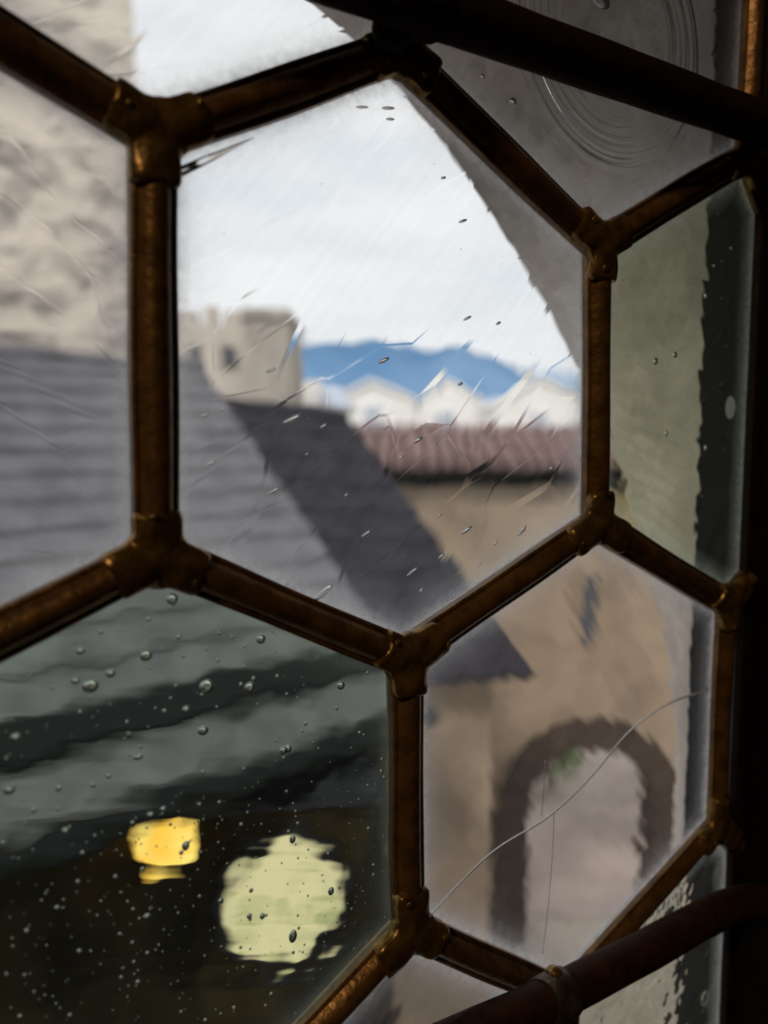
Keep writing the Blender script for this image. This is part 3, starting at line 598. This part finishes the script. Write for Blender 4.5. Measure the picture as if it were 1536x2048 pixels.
# ------------------------------------------------------------------ pale plastered house at the left
ph0 = at(285, 600, 9.2); ang = math.radians(21); fx = Vector((-math.cos(ang), -math.sin(ang), 0)); fy = Vector((-math.sin(ang), math.cos(ang), 0))
pt = thing('plaster_house', (ph0.x, ph0.y, 0), 'tall pale beige house with rough mottled plaster wall behind the slate roof', 'building', rz=ang)
nx, nzz = 60, 90; v = []; f = []
import mathutils
for j in range(nzz + 1):
    for i in range(nx + 1):
        x, z = -6.0 * i / nx, 14.5 * j / nzz
        d_ = 0.07 * mathutils.noise.noise(Vector((x * 1.6, 0, z * 2.3))) + 0.04 * mathutils.noise.noise(Vector((x * 4, 3, z * 5)))
        v.append((x, d_ if i else 0.0, z))
for j in range(nzz):
    for i in range(nx): f.append((j * (nx + 1) + i, j * (nx + 1) + i + 1, (j + 1) * (nx + 1) + i + 1, (j + 1) * (nx + 1) + i)[::-1])
b0 = len(v); v += [(0, 4, 0), (-6, 4, 0), (0, 4, 14.5), (-6, 4, 14.5)]
f += [(b0 + 1, b0, b0 + 2, b0 + 3)]
f += [tuple([j * (nx + 1) for j in range(nzz + 1)] + [b0 + 2, b0]), tuple([j * (nx + 1) + nx for j in range(nzz + 1)][::-1] + [b0 + 1, b0 + 3])]
mesh_obj('wall', v, f, M_plaster, pt, smooth=1.0)
MB().hexa([(-6.3, -.3, 14.5), (.3, -.3, 14.5), (.3, 4.3, 14.5), (-6.3, 4.3, 14.5), (-6.1, 1.6, 16.4), (.1, 1.6, 16.4), (.1, 2.4, 16.4), (-6.1, 2.4, 16.4)]).build('roof', M_tile, pt)

# ------------------------------------------------------------------ stone building with stepped top and chimney tower
YS = 27.0; s0 = at(225, 800, YS); s1 = at(578, 800, YS)
sb = thing('stepped_stone_building', ((s0.x + s1.x) / 2, YS, 0), 'distant pale stone building with notched parapet and square grey tower at its end', 'building')
def X_(x): return at(x, 800, YS).x - sb.location.x
def Z_(y): return at(600, y, YS).z
MB().box(X_(225), X_(500), 0, 5, 0, Z_(650)).build('wall', M_pale, sb)
tw = MB().box(X_(498), X_(580), -.35, 4.0, 0, Z_(640)).build('tower', M_greystone, sb)
MB().box(X_(492), X_(586), -.5, 4.2, Z_(640), Z_(622)).build('tower_cornice', M_greystone, tw)
for a, b in ((340, 392), (410, 432), (450, 486), (280, 322), (230, 262)):
    MB().box(X_(a), X_(b), 0.0, .7, Z_(650), Z_(622 if a != 410 else 612)).build('merlon', M_pale, sb)
for a, b, y0, y1 in ((440, 476, 690, 740), (375, 405, 690, 735)):
    wd = MB().box(X_(a), X_(b), -.06, .02, Z_(y1), Z_(y0)).build('window', M_greystone, sb)
    MB().box(X_(a + 5), X_(b - 5), -.08, -.055, Z_(y1 - 5), Z_(y0 + 5)).build('pane', M_window, wd)

# ------------------------------------------------------------------ white houses beyond, hills and mountain
def gable_house(x0, x1, xa, yb, ye, ya, Y, label, dep=7, roofm=None):
    a, b, e, ap = at(x0, yb, Y), at(x1, yb, Y), at(x0, ye, Y), at(xa, ya, Y); c = (a.x + b.x) / 2
    t = thing('white_house', (c, Y, 0), label, 'house', 'white houses beyond the tiled wall')
    L_, R_, m_ = a.x - c, b.x - c, ap.x - c
    MB().prism([(L_, 0, 0), (R_, 0, 0), (R_, 0, e.z), (m_, 0, ap.z), (L_, 0, e.z)], (0, dep, 0)).build('wall', M_white, t)
    ov = .2
    for sx, ex in ((L_, -1), (R_, 1)):
        p0 = Vector((sx + ex * ov * .6, -ov, e.z - ov * .35)); p1 = Vector((m_, -ov, ap.z + .05)); u = Vector((0, 0, .22)); dv = Vector((0, dep + 2 * ov, 0))
        MB().hexa([p0, p1, p1 + dv, p0 + dv, p0 + u, p1 + u, p1 + dv + u, p0 + dv + u]).build('roof_slope', roofm or M_white, t)
    wd = MB().box(m_ - .55, m_ + .55, -.08, .02, e.z - 1.6, e.z - .2).build('window', M_white, t)
    MB().box(m_ - .45, m_ + .45, -.10, -.07, e.z - 1.5, e.z - .3).build('pane', M_bluegrey, wd)
gable_house(668, 828, 742, 900, 800, 764, 44, 'white gabled house nearest the dark roof ridge')
gable_house(836, 972, 892, 900, 812, 757, 54, 'white gabled house in the middle with a tall peak')
gable_house(985, 1185, 1075, 900, 812, 760, 44, 'broadest white gabled house beside the edge of the clear pane')
fa, fb = at(455, 880, 35), at(690, 880, 35)
fl = thing('long_white_building', ((fa.x + fb.x) / 2, 35, 0), 'long low white building with pale blue grey roof below the mountain', 'building')
hw = (fb.x - fa.x) / 2; z1 = at(600, 812, 35).z; z2 = at(600, 768, 35).z
MB().box(-hw, hw, 0, 5, 0, z1).build('wall', M_white, fl)
MB().hexa([(-hw - .3, -.3, z1), (hw + .3, -.3, z1), (hw + .3, 5.3, z1), (-hw - .3, 5.3, z1), (-hw + .3, 2, z2), (hw - .3, 2, z2), (hw - .3, 3, z2), (-hw + .3, 3, z2)]).build('roof', M_bluegrey, fl)
MB().box(-.4, 1.6, -1, 1, z1, z2 + .1).build('dormer', M_white, fl)
def ridge(name, pts, Y, m, dep, lab):
    P_ = []
    for i in range(len(pts) - 1):
        for j in range(6):
            t = j / 6; P_.append(((pts[i][0] * (1 - t) + pts[i + 1][0] * t), pts[i][1] * (1 - t) + pts[i + 1][1] * t + 3 * mathutils.noise.noise(Vector((i * 1.7 + t * 2, Y, 0)))))
    P_.append(pts[-1]); v = []; f = []; n_ = len(P_)
    for q in P_:
        p = at(q[0], q[1], Y); v += [(p.x, Y - dep, -20), (p.x, Y - dep * .45, p.z * .55), (p.x, Y, p.z), (p.x, Y + dep, -20)]
    for i in range(n_ - 1):
        for j in range(3): f.append((4 * i + j, 4 * (i + 1) + j, 4 * (i + 1) + j + 1, 4 * i + j + 1))
    o = mesh_obj(name, v, f, m, None, smooth=3.2); tag(o, lab, 'mountain', kind='structure')
ridge('mountain', [(380, 850), (470, 760), (540, 715), (585, 690), (650, 682), (700, 688), (745, 680), (800, 690), (850, 703), (905, 690), (960, 705), (1010, 722), (1060, 745), (1130, 770), (1250, 800)], 640, M_hill, 120, 'forested mountain on the horizon with blue haze painted into its colour')
ridge('hills', [(200, 790), (500, 770), (700, 776), (900, 766), (1000, 752), (1100, 742), (1250, 748), (1500, 770), (1900, 800)], 820, M_hill2, 120, 'hills on the horizon with pale blue haze painted into their colour')

# ------------------------------------------------------------------ tan curtain wall with tiled coping and arched gateway
YG = 10.1
gx = at(1185, 1500, YG).x
gw = thing('gateway_wall', (gx, YG, 0), 'tan stone wall with reddish tiled coping and dark arched gateway', 'building')
AR = 0.5 * (at(1315, 1600, YG).x - at(1058, 1600, YG).x); ztop = at(1185, 1492, YG).z; zsp = ztop - AR; X0, X1 = at(600, 900, YG).x - gx, 6.0
zw = at(900, 932, YG).z; TK = 0.55
# wall body with an arched hole
na = 20; inner = [(AR, 0.0)] + [(AR * math.cos(math.pi * i / na), zsp + AR * math.sin(math.pi * i / na)) for i in range(na + 1)] + [(-AR, 0.0)]
outer_ = []
for (x, z) in inner:
    if z <= 0: outer_.append((X1 if x > 0 else X0, 0.0)); continue
    k_ = min((X1 / x) if x > 1e-6 else 1e9, (X0 / x) if x < -1e-6 else 1e9, (zw - zsp) / (z - zsp) if z - zsp > 1e-6 else 1e9); outer_.append((x * k_, zsp + (z - zsp) * k_))
m_ = len(inner); v = []
for y in (0, TK): v += [(x, y, z) for x, z in inner] + [(x, y, z) for x, z in outer_]
f = []
for i in range(m_ - 1):
    f += [(i, i + 1, m_ + i + 1, m_ + i), (2 * m_ + i + 1, 2 * m_ + i, 3 * m_ + i, 3 * m_ + i + 1), (i + 1, i, 2 * m_ + i, 2 * m_ + i + 1), (m_ + i, m_ + i + 1, 3 * m_ + i + 1, 3 * m_ + i)]
fix(mesh_obj('wall', v, f, M_tan, gw))
MB().box(X0, X1, -.0, TK, zw - .25, zw + .0).build('eave_beam', M_dstone, gw)
# voussoirs and jamb stones
SW = 0.40; nv_ = 11
for i in range(nv_):
    a0, a1 = math.pi * i / nv_ + .012, math.pi * (i + 1) / nv_ - .012; o_ = rnd.uniform(.0, .03)
    MB().prism([((AR - .02) * math.cos(a0), -.05 - o_, zsp + (AR - .02) * math.sin(a0)), ((AR + SW) * math.cos(a0), -.05 - o_, zsp + (AR + SW) * math.sin(a0)), ((AR + SW) * math.cos(a1), -.05 - o_, zsp + (AR + SW) * math.sin(a1)), ((AR - .02) * math.cos(a1), -.05 - o_, zsp + (AR - .02) * math.sin(a1))], (0, TK * .95 + o_, 0)).build('arch_stone', M_dstone, gw)
for sx in (-1, 1):
    z = 0.0
    while z < zsp - .05:
        h = min(rnd.uniform(.32, .5), zsp - z); o_ = rnd.uniform(0, .03); w_ = SW * rnd.uniform(.85, 1.2)
        xa, xb = sorted((sx * (AR - .02), sx * (AR + w_)))
        MB().box(xa, xb, -.05 - o_, TK * .95, z + .006, z + h - .006).build('jamb_stone', M_dstone, gw); z += h
# tiled coping: half-round tiles running down to the eave
zr = at(900, 856, YG + 1.1).z; ye, yr = -.38, 1.1; ze = at(900, 925, YG + ye).z
MB().hexa([(X0, ye, ze - .10), (X1, ye, ze - .10), (X1, yr, zr - .10), (X0, yr, zr - .10), (X0, ye, ze - .03), (X1, ye, ze - .03), (X1, yr, zr - .03), (X0, yr, zr - .03)]).build('roof_deck', M_dstone, gw)
x = X0 + .1
while x < X1:
    MB().tube([(x, ye - .06, ze - .01), (x, yr, zr)], 0.085, 8).build('tile_row', M_tile, gw, smooth=1); x += .2
# slit window, soft shadow niche
p0, p1 = at(1163, 1150, YG), at(1188, 1285, YG)
MB().box(p0.x - gx - .06, p1.x - gx + .06, -.05, 0.02, p1.z - .06, p0.z + .06).build('slit_frame', M_tan, gw)
MB().box(p0.x - gx, p1.x - gx, -.06, -.045, p1.z, p0.z).build('slit_window', M_window, gw)
# courtyard behind the gate
cf = MB().box(gx - 7, gx + 8, YG + TK + .02, YG + 11, 0.001, 0.03).build('courtyard_paving', M_pave); tag(cf, kind='structure')
# shrub in the gateway
shp = at_z(1100, 1585, 0.03); shp.z = 0.03
sr = thing('shrub', shp, 'green leafy shrub seen through the arched gateway', 'shrub')
lf = MB()
for i in range(420):
    th, ph_ = rnd.uniform(0, 6.28), rnd.uniform(-.6, 1.5); rr = rnd.uniform(.25, .62); c = Vector((math.cos(th) * math.cos(ph_) * rr, math.sin(th) * math.cos(ph_) * rr, .75 + math.sin(ph_) * rr * 1.1))
    a = Vector((rnd.uniform(-1, 1), rnd.uniform(-1, 1), rnd.uniform(-.4, 1))).normalized(); b = a.orthogonal().normalized(); s_ = rnd.uniform(.06, .11)
    lf.add([c - a * s_, c + b * s_ * .45, c + a * s_, c - b * s_ * .45], [(0, 1, 2, 3)])
fo = lf.build('foliage', M_leaf, sr, recalc=False); fo['kind'] = 'stuff'
for k in range(5): MB().tube([(0, 0, 0), (.12 * math.cos(k * 1.3), .12 * math.sin(k * 1.3), .45), (.3 * math.cos(k * 1.3), .3 * math.sin(k * 1.3), .95)], [.025, .018, .008], 6).build('stem', M_dstone, sr)
